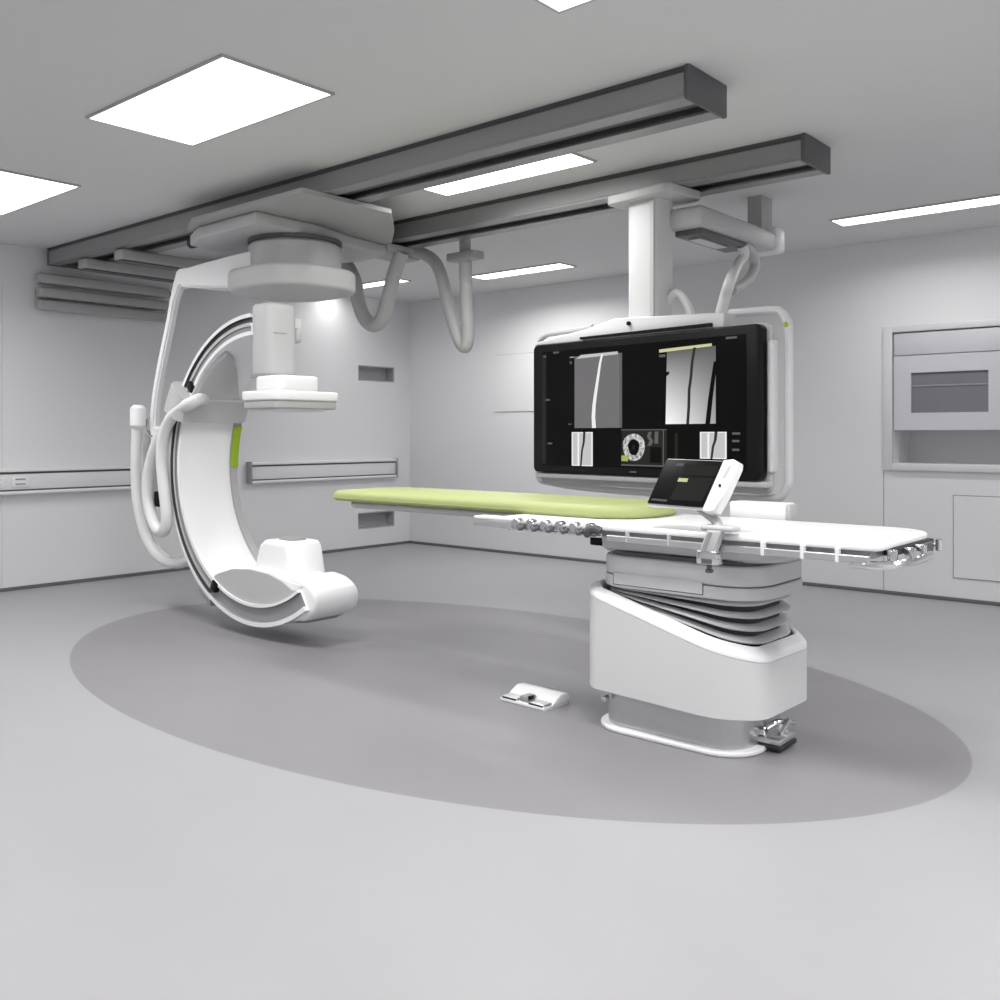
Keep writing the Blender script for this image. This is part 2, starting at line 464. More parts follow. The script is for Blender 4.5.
# ---------------------------------------------------------------- gantry on the ceiling
def ceiling_rail(label, y, x0, x1, cap=True, dk=RAILD, lt=RAILG):
    t = thing('ceiling_rail', label, 'rail', ((x0 + x1) / 2, y, ROOM_H), 'ceiling gantry rails')
    z = ROOM_H
    b = new(); box(b, x0, x1, y - .16, y + .16, z - .03, z); obj('back_plate', b, dk, t)
    for s in (-1, 1):
        b = new(); box(b, x0, x1, y + s * .15 - .02, y + s * .15 + .02, z - .13, z - .03, .004, 1)
        box(b, x0, x1, y + s * .12 - .05, y + s * .12 + .05, z - .142, z - .13)
        obj('lip', b, lt, t)
    b = new(); box(b, x0, x1, y - .02, y + .02, z - .12, z - .03); obj('web', b, dk, t)
    if cap:
        b = new(); box(b, x0 - .025, x0, y - .175, y + .175, z - .15, z, .006); obj('end_cap', b, DGREY, t)
    b = new(); box(b, x1, x1 + .025, y - .175, y + .175, z - .15, z, .006); obj('end_cap', b, DGREY, t)
ceiling_rail('grey ceiling rail nearest the viewer, ending at the left wall', -4.17, .12, 6.2)
ceiling_rail('dark grey ceiling rail farther from the viewer, above the hanging hoses', -2.95, .12, 6.2)

WALLBARS = ['topmost', 'middle', 'lowest']
for k, z in enumerate((2.625, 2.505, 2.40)):
    t = thing('wall_bar', WALLBARS[k] + ' of three grey horizontal bars on the left wall below the ceiling rails', 'bar', (.1, -3.8, z), 'grey bars on the left wall')
    b = new(); box(b, .03, .13, -4.42, -3.22, z - .04, z + .045, .02, 3); obj('bar', b, GANTRY, t)
    b = new(); cyl(b, (.08, -3.225, z), (.08, -3.20, z), .03, 16, .005); obj('end_stud', b, DGREY, t)
    for y in (-4.3, -3.4):
        b = new(); box(b, 0, .035, y - .03, y + .03, z - .03, z + .03); obj('bracket', b, DGREY, t)
for k, x in enumerate((.62, 1.22)):
    t = thing('ceiling_bar', ('grey ceiling bar bridging the two rails close to the left wall',
              'grey ceiling bar bridging the two rails beside the imaging arm carriage')[k], 'bar', (x, -3.56, 2.7), 'grey bars bridging the rails')
    b = new(); box(b, x - .07, x + .07, -4.3, -2.85, 2.66, 2.745, .02, 3); obj('bar', b, GANTRY, t)
    b = new(); box(b, x - .05, x + .05, -4.29, -2.86, 2.648, 2.66); obj('underside', b, DGREY, t)

# ================================================================ THE C-ARM
CA, CY, CZ = 3.1, -4.2, 1.08
carm = thing('imaging_arm', 'white C-shaped imaging arm hanging from the ceiling carriage at the head of the green table', 'imaging machine', (CA, CY, ROOM_H))
Yn, Yf = -4.38, -3.975
# the C itself
prof = [(1.0, Yf), (1.0, Yn), (.975, Yn), (.975, Yn + .02), (.94, Yn + .02), (.94, Yn), (.918, Yn), (.918, Yn + .008), (.885, Yn + .008), (.885, Yn), (.86, Yn), (.86, Yf), (.835, Yf), (.835, Yf + .05), (1.0, Yf + .05)]
mis = [0, 0, 1, 1, 1, 2, 3, 3, 3, 0, 0, 4, 4, 4, 0]
bm = new(); arc_sector(bm, CA, CZ, prof[:12], 91, 150, 34, mis[:12])
arc_sector(bm, CA, CZ, prof, 150, 240, 46, mis)
Yl = -4.03
prof2 = [(1.0, Yl), (1.0, Yn), (.972, Yn), (.972, Yn + .02), (.878, Yn + .02), (.878, Yn), (.86, Yn), (.86, Yl)]
arc_sector(bm, CA, CZ, prof2, 240, 303, 40, [0, 0, 3, 3, 3, 0, 0, 0])
carc = obj('c_arc', bm, [WHITE, DGREY, LGREY, MGREY, GANTRY], carm)
bm = new(); arc_sector(bm, CA, CZ, [(.83, Yf - .002), (.83, Yf + .055), (.845, Yf + .055), (.845, Yf - .002)], 160, 181, 16)
obj('green_inlay', bm, GACC, carc, label='green inlay strip on the far rim')
for ang in (142, 242):
    bm = new(); a = math.radians(ang)
    M = Matrix.Translation((CA + .895 * math.cos(a), Yn, CZ + .895 * math.sin(a))) @ Matrix.Rotation(-a, 4, 'Y')
    box(bm, -.035, .035, -.012, .03, -.03, .03, .006, M=M); obj('end_stop', bm, BLACK, carc, label='black end stop')
# outer guide hugging the back of the C, and the end bracket beneath
bm = new(); arc_sector(bm, CA, CZ, [(1.003, Yf), (1.003, Yn + .02), (1.045, Yn + .03), (1.045, Yf - .01)], 150, 233, 40)
obj('outer_guide', bm, WHITE_MATT, carm)
bm = new(); arc_sector(bm, CA, CZ, [(1.004, Yf + .02), (1.004, Yn - .005), (1.06, Yn + .02), (1.06, Yf)], 233, 242, 8)
obj('guide_end', bm, GANTRY, carm)
# sleeve collar holding the C and the fin above it
bm = new()
arc_sector(bm, CA, CZ, [(1.05, Yf + .07), (1.05, Yn - .03), (1.02, Yn - .07), (.84, Yn - .08), (.80, Yn - .05), (.80, Yf + .03), (.83, Yf + .07)], 145.5, 157.5, 14)
sl = obj('sleeve_collar', bm, LGREY, carm, angle=50)
def fin_taper(pr, t):
    w = (1 - t) ** .62
    return [(R, Yn + .045 + (y - Yn - .045) * max(w, .04)) for R, y in pr]
bm = new(); arc_sector(bm, CA, CZ, [(.863, Yf - .02), (.863, Yn + .01), (.835, Yn + .03), (.828, Yn + .06), (.828, Yf - .03)], 146.5, 115, 22, taper=fin_taper)
obj('fin', bm, LGREY, carm)
# detector column, housing and plate
bm = new()
slab(bm, rrect(3.04, 3.25, -4.36, -4.12, .06), 1.66, 2.145, .035)
colm = obj('detector_column', bm, LGREY, carm)
bm = new(); box(bm, 3.13, 3.23, -4.13, -4.07, 1.90, 2.0, .025, 3); obj('column_latch', bm, LGREY, colm)
bm = new(); box(bm, 3.249, 3.252, -4.32, -4.22, 1.945, 1.952); obj('column_mark', bm, MGREY, colm)
bm = new(); slab(bm, rrect(3.12, 3.41, -4.38, -4.07, .05), 1.575, 1.675, .02); mo_ = obj('detector_mount', bm, WHITE_MATT, carm)
bm = new(); slab(bm, rrect(3.03, 3.26, -4.37, -4.11, .06), 1.67, 1.69); obj('mount_gasket', bm, MGREY, mo_)
bm = new(); slab(bm, rrect(3.05, 3.43, -4.44, -3.92, .05), 1.515, 1.577, .012)
det = obj('detector', bm, WHITE_MATT, carm)
bm = new(); slab(bm, rrect(3.06, 3.42, -4.43, -3.93, .045), 1.466, 1.516, .006); obj('detector_plate', bm, GANTRY, det)
bm = new(); slab(bm, rrect(3.08, 3.40, -4.40, -4.0, .04), 1.452, 1.467); obj('detector_grid', bm, WHITE_MATT, det)
# x-ray tube block and cowl on the lower end
bm = new()
prism_y(bm, [(2.96, .28), (3.38, .28), (3.37, .38), (3.32, .59), (3.29, .615), (3.07, .62), (3.02, .59), (2.96, .44)], -4.27, -3.98, .035)
tb = obj('tube_housing', bm, WHITE, carm, angle=50)
bm = new(); slab(bm, rrect(3.10, 3.26, -4.19, -4.05, .04), .612, .628, .004); obj('beam_window', bm, MGREY, tb)
pts = []
for i in range(15):
    a = math.radians(238 + (303 - 238) * i / 14); pts.append((CA + .87 * math.cos(a), CZ + .87 * math.sin(a)))
top = [(3.50, .35), (3.40, .395), (3.26, .425), (3.06, .435), (2.86, .42), (2.70, .375)]
bm = new(); prism_y(bm, pts + top, Yn + .012, Yn + .05, .0); obj('cowl_side', bm, LGREY, carm)
bm = new()
pts2 = []
for i in range(17):
    a = math.radians(236 + (304 - 236) * i / 16); pts2.append((CA + .865 * math.cos(a), CZ + .865 * math.sin(a)))
prism_y(bm, pts2 + [(3.60, .385), (3.50, .40), (3.40, .415), (3.26, .435), (3.06, .445), (2.86, .43), (2.68, .38)], Yn + .03, Yl - .005, .02)
cw = obj('cowl', bm, WHITE, carm, angle=50)
bm = new()
nose = rounded([(3.44, .15, .01), (3.60, .165, .04), (3.70, .235, .05), (3.705, .34, .05), (3.60, .405, .06), (3.45, .425, .02), (3.42, .28, .01)], 6)
prism_y(bm, nose, Yn + .035, Yl + .03, .018); obj('cowl_nose', bm, WHITE, carm, angle=50)
bm = new(); prism_y(bm, [(3.42, .125), (3.54, .14), (3.60, .165), (3.56, .20), (3.45, .2)], Yn + .1, -4.05, .005); obj('nose_underside', bm, MGREY, carm)
# ceiling suspension: pivot drum, horizontal arm, curved leg down to the sleeve
DX, DY = 2.92, -3.90
bm = new(); cyl(bm, (DX, DY, 2.40), (DX, DY, 2.605), .315, 40, .02); obj('pivot_drum', bm, LGREY, carm)
bm = new(); cyl(bm, (DX, DY, 2.605), (DX, DY, 2.632), .32, 40); obj('drum_seal', bm, DGREY, carm)
bm = new(); slab(bm, rrect(DX - .42, DX + .40, DY - .40, DY + .36, .30, 10), 2.27, 2.42, .03)
obj('drum_base', bm, LGREY, carm)
bm = new()
rings = []
path = [(2.85, -3.95, 2.42, .12, .25), (2.6, -4.02, 2.42, .11, .20), (2.35, -4.09, 2.425, .09, .15), (2.12, -4.16, 2.43, .07, .09)]
leg = [(1.872, 2.28), (1.83, 2.15), (1.76, 1.98), (1.69, 1.80), (1.63, 1.62), (1.595, 1.45), (1.60, 1.28), (1.66, 1.14)]
for (x, yc, z, hz, hy) in path:
    rings.append([(x, yc - hy, z - hz), (x, yc + hy, z - hz), (x, yc + hy, z + hz), (x, yc - hy, z + hz)])
def frame_ring(x, z, tx, tz, h, hy):
    nx, nz = -tz, tx
    return [(x - nx * -h, CY - hy, z - nz * -h) if False else (x + nx * h, CY - hy, z + nz * h), (x + nx * h, CY + hy, z + nz * h), (x - nx * h, CY + hy, z - nz * h), (x - nx * h, CY - hy, z - nz * h)]
P = [(2.02, 2.44)] + [(1.93, 2.395)] + leg
for i in range(len(P)):
    a = P[max(i - 1, 0)]; c = P[min(i + 1, len(P) - 1)]
    if i == 0: a = (2.1, 2.44)
    d = Vector((c[0] - a[0], c[1] - a[1])).normalized()
    rings.append(frame_ring(P[i][0], P[i][1], d.x, d.y, .065 if i == 0 else (.045 if i == 1 else .032), .028 if i else .06))
loft(bm, rings); bmesh.ops.bevel(bm, geom=[e for e in bm.edges], offset=.012, segments=2, affect='EDGES')
obj('suspension_leg', bm, WHITE_MATT, carm, angle=60)
bm = new(); tube(bm, [(1.66, CY, 1.16), (1.80, CY, 1.10), (2.06, CY, 1.16)], .055); obj('leg_joint', bm, WHITE_MATT, carm)
# carriage riding on the rails
bm = new()
outl = [(3.2, -4.42), (3.18, -3.9), (3.07, -3.5), (3.02, -3.15), (2.72, -3.10), (2.42, -3.18), (2.3, -3.4), (2.32, -3.8), (2.2, -4.1), (2.25, -4.3), (2.5, -4.40)]
slab(bm, outl, 2.63, 2.715, .02); cg = obj('carriage', bm, LGREY, carm)
bm = new(); slab(bm, [(3.78, -4.5), (3.78, -3.8), (3.40, -3.42), (3.08, -3.15), (2.35, -3.15), (2.35, -4.38), (2.6, -4.5)], 2.714, 2.742); obj('carriage_cover', bm, GANTRY, cg)
bm = new(); box(bm, 2.70, 3.05, -3.16, -2.88, 2.675, 2.725, .01); obj('carriage_arm', bm, GANTRY, cg)
for x, y in ((2.45, -4.17), (3.65, -4.17), (2.88, -2.95)):
    bm = new(); cyl(bm, (x, y, 2.72), (x, y, 2.80), .035); obj('roller', bm, DGREY, cg)
bm = new(); cyl(bm, (2.19, -4.26, 2.66), (2.26, -4.26, 2.66), .035, 16, .006); obj('bumper', bm, RUBBER, cg)
# hoses of the arm
def hose(name, pts, r, m, parent, cor=0.0):
    b = new(); tube(b, pts, r, 12, corrugate=cor); return obj(name, b, m, parent, angle=60)
Y = -4.42
hp = lambda *uv: [on_y(u, v, Y) for u, v in uv]
hose('hose', [on_y(207, 401, -4.20), on_y(200, 399, -4.36)] + hp((191, 403), (182, 408), (170, 420), (163, 440), (162, 465), (165, 495), (167, 518), (164, 530), (158, 530), (152, 518), (148, 500), (148, 478), (152, 458), (158, 440), (160, 428)), .042, HOSE, carm)
Y = -4.30
h1 = hose('hose', hp((137, 428), (136, 455), (136, 482), (138, 505), (143, 528), (149, 543), (157, 555), (168, 562), (180, 563), (193, 558)), .038, HOSE, carm)
bm = new(); p = on_y(138, 417, Y); cyl(bm, p + Vector((0, 0, -.09)), p + Vector((0, 0, .09)), .058, 20, .025); obj('hose_cap', bm, WHITE, carm)
Y = -4.2
hose('hose', hp((152, 418), (148, 440), (143, 455), (143, 490), (147, 520), (153, 540), (160, 553), (170, 560)), .028, HOSE, carm)
bm = new(); p = on_y(153, 465, -4.3)
tube(bm, [on_y(160, 437, -4.3), on_y(153, 462, -4.3), on_y(151, 500, -4.3)], .05); bx = obj('hose_sleeve', bm, HOSE, carm)
bm = new(); p = on_y(160, 499, -4.36)
box(bm, p.x - .035, p.x + .035, p.y - .03, p.y + .02, p.z - .055, p.z + .055, .008); obj('connector', bm, BLACK, carm, label='black cable connector')
bm = new(); tube(bm, hp((148, 420), (150, 432), (156, 437)), .03); obj('hose_clamp', bm, CHROME, carm)

# ---------------------------------------------------------------- hoses hanging from the gantry
h = carm
hose('hose', [on_y(u, v, -3.0) for u, v in ((338, 264), (347, 266), (355, 282), (358, 300), (364, 317), (373, 325), (382, 319), (388, 300), (394, 275), (402, 252))], .058, HOSEG, h, .06)
bm = new(); p = on_y(338, 258, -3.0); cyl(bm, p + Vector((0, 0, -.06)), p + Vector((0, 0, .27)), .06, 20, .01); obj('hose_socket', bm, LGREY, h)
h = thing('hanging_hose', 'grey hose hanging in a pointed loop left of the second ceiling light', 'hose', on_y(450, 300, -2.75))
hose('hose', [on_y(u, v, -2.72) for u, v in ((402, 250), (418, 252), (433, 260), (441, 275), (446, 295), (452, 318), (459, 339), (465, 347), (468, 336), (467, 312), (466, 285), (465, 256))], .05, HOSEG, h, .06)
bm = new(); p = on_y(465, 256, -2.75); box(bm, p.x - .14, p.x + .14, p.y - .06, p.y + .06, 2.60, 2.66, .01); obj('hanger_plate', bm, GANTRY, h)
bm = new(); box(bm, p.x - .03, p.x + .03, p.y - .03, p.y + .03, 2.66, ROOM_H); obj('hanger_post', bm, GANTRY, h)
bm = new(); p = on_y(402, 250, -2.75); box(bm, p.x - .1, p.x + .1, p.y - .12, p.y + .1, 2.68, ROOM_H - .14, .01); obj('hose_socket', bm, GANTRY, h)

# ================================================================ DISPLAY ON ITS CEILING COLUMN
MO = Vector((4.37, -3.09, 0)); mx = Vector((.99232, -.12367, 0)); my = Vector((.12367, .99232, 0))
MM = Matrix(((mx.x, my.x, 0, MO.x), (mx.y, my.y, 0, MO.y), (0, 0, 1, 0), (0, 0, 0, 1)))   # local x right, y away, z up
disp = thing('display', 'large black flat display hanging from a white ceiling column behind the table', 'display', MM @ Vector((.85, .12, ROOM_H)))
def mpoly(bm, poly, y0, y1, ease=0.0, mi=0): prism_y(bm, poly, y0, y1, ease, mi, MM)
bm = new(); mpoly(bm, rrect(0, 1.70, 1.06, 1.885, .035), 0, .07, .012); obj('bezel', bm, BLACK, disp)
# what is on the screen: each patch a thin tile on the glass
PATCH = []
def patch(bm, quad, layer, mi):
    t = bmesh.new(); y = -.002 - layer * .0009
    vs = [t.verts.new((x, y, z)) for x, z in quad]; f = t.faces.new(vs); f.material_index = mi
    f.normal_update()
    merge(bm, t, 0, MM)
def rect(x0, x1, z0, z1): return [(x0, z0), (x1, z0), (x1, z1), (x0, z1)]
def ribbon(bm, line, w0, w1, layer, mi):
    n = len(line)
    for i in range(n - 1):
        (xa, za), (xb, zb) = line[i], line[i + 1]
        wa = w0 + (w1 - w0) * i / (n - 1); wb = w0 + (w1 - w0) * (i + 1) / (n - 1)
        patch(bm, [(xa - wa, za), (xb - wb, zb), (xb + wb, zb), (xa + wa, za)], layer, mi)
SC2 = grad_scan('scan_bright', .10, 1.0, z0=1.36 - ROOM_H, z1=1.78 - ROOM_H, x0=.20, x1=.57)
IVUS = speckle('scan_speckle', .12, .75, 60)
mats = [S_BLK, S_GREY, S_LIGHT, S_WHITE, S_DARK, S_TEXT, S_YEL, S_GRN, S_DIM, IVUS, None]
bm = new()
patch(bm, rect(.085, 1.615, 1.105, 1.835), 0, 0)
patch(bm, rect(.085, .125, 1.115, 1.82), 1, 8)
patch(bm, rect(.375, .762, 1.343, 1.79), 1, 1)                       # left scan with a bright vessel
patch(bm, [(.39, 1.775), (.73, 1.783), (.73, 1.80), (.43, 1.797)], 2, 2)
patch(bm, rect(.742, .762, 1.343, 1.79), 2, 4 if False else 5)
ribbon(bm, [(.606, 1.79), (.590, 1.74), (.578, 1.68), (.566, 1.62), (.552, 1.55), (.540, 1.48), (.535, 1.41), (.540, 1.343)], .008, .016, 3, 3)
patch(bm, rect(.335, .372, 1.785, 1.79), 2, 2); patch(bm, rect(.335, .352, 1.745, 1.762), 2, 5); patch(bm, rect(.32, .35, 1.365, 1.372), 2, 5)
# right scan
patch(bm, [(1.085, 1.362), (1.425, 1.362), (1.425, 1.785), (1.095, 1.785)], 1, 10)
patch(bm, [(1.04, 1.772), (1.40, 1.785), (1.40, 1.80), (1.04, 1.79)], 2, 6)
ribbon(bm, [(1.287, 1.785), (1.270, 1.70), (1.262, 1.62), (1.250, 1.55), (1.248, 1.46), (1.240, 1.362)], .009, .010, 3, 4)
ribbon(bm, [(1.425, 1.70), (1.408, 1.60), (1.392, 1.50), (1.374, 1.362)], .012, .016, 3, 0)
patch(bm, [(1.085, 1.63), (1.11, 1.645), (1.115, 1.66), (1.085, 1.66)], 3, 0)
patch(bm, rect(1.04, 1.085, 1.745, 1.76), 2, 5)
# small scans
for x0, x1, z0, z1 in ((.352, .528, 1.108, 1.318), (1.322, 1.495, 1.17, 1.317)):
    w = x1 - x0
    patch(bm, rect(x0, x1, z0, z1), 1, 2); patch(bm, rect(x0, x0 + .06 * w, z0, z1), 2, 3); patch(bm, rect(x1 - .06 * w, x1, z0, z1), 2, 3)
    patch(bm, rect(x0, x1, z0, z0 + .006), 2, 3); patch(bm, rect(x0 - .0, x1, z1 - .006, z1), 2, 3)
    patch(bm, rect(x0 + .28 * w, x0 + .36 * w, z0, z1), 2, 3)
    h_ = z1 - z0; cx = x0 + .5 * w
    ribbon(bm, [(cx + .02, z1), (cx + .015, z0 + .7 * h_), (cx, z0 + .45 * h_), (cx - .01, z0)], .010, .007, 3, 4)
# ring-shaped scan
patch(bm, rect(.758, 1.095, 1.118, 1.335), 1, 8)
patch(bm, rect(.765, .935, 1.125, 1.325), 2, 8)
cx, cz = .853, 1.228
ring = [(cx + .083 * math.cos(a) * (1 + .05 * math.sin(3 * a)), cz + .083 * math.sin(a) * (1 + .04 * math.cos(2 * a))) for a in [2 * PI * i / 28 for i in range(28)]]
patch(bm, ring, 3, 9)
patch(bm, [(cx + .043 * math.cos(a) * (1 + .08 * math.sin(3 * a)), cz + .048 * math.sin(a)) for a in [2 * PI * i / 20 for i in range(20)]], 4, 0)
patch(bm, [(cx + .010 * math.cos(a), cz + .012 * math.sin(a)) for a in [2 * PI * i / 12 for i in range(12)]], 5, 8)
patch(bm, [(.76, 1.145), (.81, 1.145), (.815, 1.168), (.79, 1.18), (.76, 1.178)], 5, 7)
ribbon(bm, [(.975, 1.318), (.965, 1.29), (.985, 1.265), (.968, 1.238)], .012, .014, 3, 5)
ribbon(bm, [(1.022, 1.320), (1.020, 1.25)], .013, .013, 3, 5)
patch(bm, rect(.975, 1.055, 1.14, 1.23), 3, 0)
patch(bm, rect(.758, 1.095, 1.118, 1.126), 4, 5); patch(bm, rect(.758, 1.095, 1.328, 1.333), 4, 5)
patch(bm, rect(1.068, 1.075, 1.126, 1.328), 4, 5)
# captions too small to read
for x0, x1, z in ((1.53, 1.575, 1.262), (1.53, 1.575, 1.215), (1.53, 1.58, 1.302), (.10, .125, 1.80), (.12, .16, 1.52), (.19, .24, 1.82), (1.49, 1.56, 1.815), (.14, .18, 1.24)):
    patch(bm, rect(x0, x1, z, z + .012), 2, 5)
patch(bm, rect(1.15, 1.17, 1.16, 1.31), 1, 8)
mats[10] = SC2
o = obj('screen', bm, mats, disp)
bm = new(); mpoly(bm, rect(.82, .87, 1.078, 1.086), -.003, 0); obj('badge', bm, S_TEXT, disp, label='small grey badge on the lower bezel')
# back panel and the frame around
bm = new(); mpoly(bm, rrect(-.05, 1.715, .985, 1.895, .05), .075, .115, .008); obj('back_panel', bm, LGREY, disp)
bm = new(); mpoly(bm, rrect(1.706, 1.742, 1.10, 1.80, .016), .05, .11, .012); obj('side_handle', bm, NECK, disp)
bm = new(); mpoly(bm, rrect(.0, 1.72, 1.02, 1.055, .012), .02, .09, .01); obj('lower_ledge', bm, LGREY, disp)
Lf = lambda x, z: MM @ Vector((x, .15, z))
bm = new()
pts = [(1.415, 1.975), (1.68, 1.965), (1.735, 1.95), (1.765, 1.90), (1.775, 1.82), (1.775, 1.12), (1.768, 1.04), (1.74, .985), (1.68, .962), (1.4, .952), (.4, .962), (-.02, .99), (-.09, 1.01), (-.105, 1.05)]
tube(bm, [Lf(*q) for q in pts], .024, 10); obj('frame_tube', bm, NECK, disp)
bm = new()
pts = [(-.105, 1.05), (-.105, 1.10), (-.105, 1.84), (-.10, 1.90), (-.075, 1.945), (-.02, 1.968), (.06, 1.975), (.35, 1.985), (.37, 2.0)]
tube(bm, [Lf(*q) for q in pts], .019, 10); obj('frame_tube', bm, LGREY, disp)
bm = new(); p = Lf(1.774, 1.88); cyl(bm, p + my * -.034, p + my * -.02, .012, 14); obj('frame_mark', bm, GACC, disp, label='small green dot on the frame')
# yoke and column
bm = new(); mpoly(bm, [(.0, 1.885), (1.46, 1.885), (1.46, 1.965), (.68, 2.005), (.45, 1.96), (.0, 1.905)], .02, .14, .01); obj('yoke', bm, NECK, disp)
bm = new(); mpoly(bm, [(.42, 1.893), (1.39, 1.893), (1.39, 1.912), (.42, 1.908)], -.005, .021); obj('yoke_slot', bm, BLACK, disp)
bm = new(); p = MM @ Vector((.80, .018, 1.962)); cyl(bm, p, p - my * .012, .013, 12); obj('yoke_bolt', bm, BLACK, disp)
bm = new()
slab(bm, rrect(.745, .965, .06, .24, .03), 1.975, 2.70, M=MM)
col = obj('lift_column', bm, NECK, disp)
bm = new(); slab(bm, rrect(.925, .955, .052, .062, .002), 2.0, 2.68, M=MM); obj('column_groove', bm, LGREY, col)
bm = new(); slab(bm, rrect(.62, 1.10, .0, .34, .05), 2.69, 2.745, .01, M=MM); obj('ceiling_mount', bm, LGREY, disp)
# trolley arm going back from the column with a hose on its end
bm = new(); box(bm, 5.30, 5.56, -3.02, -1.95, 2.52, 2.64, .025, 3); tr = obj('trolley_arm', bm, LGREY, disp)
bm = new(); box(bm, 5.34, 5.52, -2.94, -2.3, 2.485, 2.522, .006); obj('trolley_tray', bm, DGREY, tr)
bm = new(); box(bm, 5.38, 5.46, -2.85, -2.5, 2.476, 2.486); obj('tray_plate', bm, STEEL, tr)
bm = new(); box(bm, 5.29, 5.57, -2.02, -1.88, 2.51, 2.68, .03, 3); obj('trolley_cap', bm, WHITE_MATT, tr)
b0 = new(); box(b0, 5.38, 5.48, -2.06, -1.9, 2.64, ROOM_H); obj('trolley_hanger', b0, GANTRY, disp)
hose('hose', [on_x(u, v, 5.5) if i < 3 else on_y(u, v, -3.0) for i, (u, v) in enumerate(((742, 246), (744, 255), (738, 264), (731, 279), (725, 297), (720, 316)))], .032, HOSE, disp)
hose('hose', [on_x(u, v, 5.5) for u, v in ((743, 244), (751, 252), (755, 264), (751, 276), (742, 285), (732, 290))], .034, HOSEG, disp, .05)
hose('hose', [on_y(u, v, -3.02) for u, v in ((664, 312), (668, 300), (675, 293), (682, 296), (688, 306), (691, 316))], .024, HOSE, disp)

# ================================================================ PATIENT TABLE
tbl = thing('patient_table', 'white examination table on a sloping pedestal with dark bellows', 'table', (6.16, -4.19, 0))
# base: floor rim and steel plinth
ro = rrect(5.78, 6.54, -4.475, -3.92, .17, 8)
bm = new(); slab(bm, ro, 0, .022, .008); obj('base_rim', bm, WHITE, tbl)
bm = new(); slab(bm, inset(ro, .035), .02, .18); obj('plinth', bm, STEEL, tbl)
bm = new(); cyl(bm, (5.86, -4.42, .13), (5.86, -4.455, .13), .013, 12, .003); obj('plinth_stud', bm, CHROME, tbl)
# shroud, cut by a sloping plane
sh = rounded([(6.60, -3.97, .06), (6.51, -3.88, .05), (5.87, -3.86, .06), (5.745, -3.98, .06), (5.745, -4.40, .05), (5.82, -4.495, .04), (6.44, -4.52, .10), (6.592, -4.40, .07)])
def ztop(x): return .640 - (x - 5.745) * .258
def zbot(x): return .185 - (x - 5.745) * .025
def shell(bm, poly, d0, d1, zb, zt0, zt1, mi=0):
    n = len(poly); o_ = poly if not d0 else inset(poly, d0); i_ = inset(poly, d1)
    rings = [[(x, y, zb(x)) for x, y in i_], [(x, y, zb(x)) for x, y in o_], [(x, y, zt0(x)) for x, y in o_], [(x, y, zt1(x)) for x, y in i_]]
    loft(bm, rings, cap=False, closed=True)
bm = new(); shell(bm, sh, 0, .05, zbot, lambda x: ztop(x) - .035, lambda x: ztop(x) - .035)
obj('shroud', bm, BODY, tbl, angle=40)
bm = new()
rings = []
for d, dz in ((.0, -.033), (.0, -.02), (.018, .0), (.045, .012), (.055, .006), (.055, -.033)):
    q = inset(sh, d) if d else sh
    rings.append([(x, y, ztop(x) + dz) for x, y in q])
loft(bm, rings, cap=False, closed=True); obj('shroud_rim', bm, WHITE, tbl, angle=50)
bm = new(); slab(bm, inset(sh, .045), .172, .18); obj('shroud_floor', bm, DGREY, tbl)
# bellows: folds fanning out towards the foot end, round a dark core
core = rrect(5.815, 6.555, -4.452, -3.93, .17, 8)
def tilted(bm, poly, lo, hi, ease, mi=0):
    prof = [(.022, 0), (.004, .28), (0, .5), (.004, .72), (.022, 1)]
    rings = []
    for d, t in prof:
        q = inset(poly, d) if d else poly
        rings.append([(x, y, lo(x) * (1 - t) + hi(x) * t) for x, y in q])
    loft(bm, rings)
bm = new(); slab(bm, inset(core, .045), .19, .66); obj('bellows_core', bm, RUBBER, tbl)
nf = 4
def zf_(x, k):  # height of fold line k (0 = on the shroud, nf = under the neck)
    t = k / nf; lo = ztop(x) - .012; return lo + (.634 - lo) * t
for k in range(nf):
    bm = new(); tilted(bm, core, lambda x: zf_(x, k + .40), lambda x: zf_(x, k + .88), 0)
    obj('bellows_fold', bm, BELLOW, tbl, angle=60)
# neck in two stepped shells
nk = rrect(5.805, 6.595, -4.475, -3.90, .17, 8)
bm = new(); slab(bm, nk, .636, .688, .008); obj('neck_skirt', bm, NECK, tbl)
bm = new(); slab(bm, inset(nk, .004), .690, .772, .01); ng = obj('neck', bm, NECK, tbl)
bm = new(); prism_y(bm, [(5.93, .652), (6.36, .652), (6.36, .70), (5.93, .70)], -4.4775, -4.46); obj('neck_tab', bm, NECK, tbl)
bm = new(); prism_y(bm, [(5.926, .6485), (6.364, .6485), (6.364, .690), (5.926, .690)], -4.4765, -4.45); obj('neck_joint', bm, DGREY, tbl)
bm = new(); slab(bm, inset(nk, .006), .686, .692); obj('neck_seam', bm, DGREY, tbl)
bm = new(); slab(bm, inset(nk, .03), .770, .79); obj('neck_gap', bm, DGREY, tbl)
# cradle beneath the top
cr = rrect(5.82, 6.66, -4.45, -3.93, (.16, .05, .05, .20), 8)
bm = new()
rings = [[(x, y, .786) for x, y in inset(cr, .03)], [(x, y, .80) for x, y in inset(cr, .008)], [(x, y, .885) for x, y in cr]]
loft(bm, rings); obj('cradle', bm, NECK, tbl)
bm = new(); slab(bm, rrect(5.74, 5.84, -4.40, -3.98, .02), .80, .865, .005); obj('cradle_stop', bm, BLACK, tbl)
bm = new(); slab(bm, rrect(6.56, 6.80, -4.42, -3.96, .08), .845, .876, .005); obj('cradle_gap', bm, BLACK, tbl)
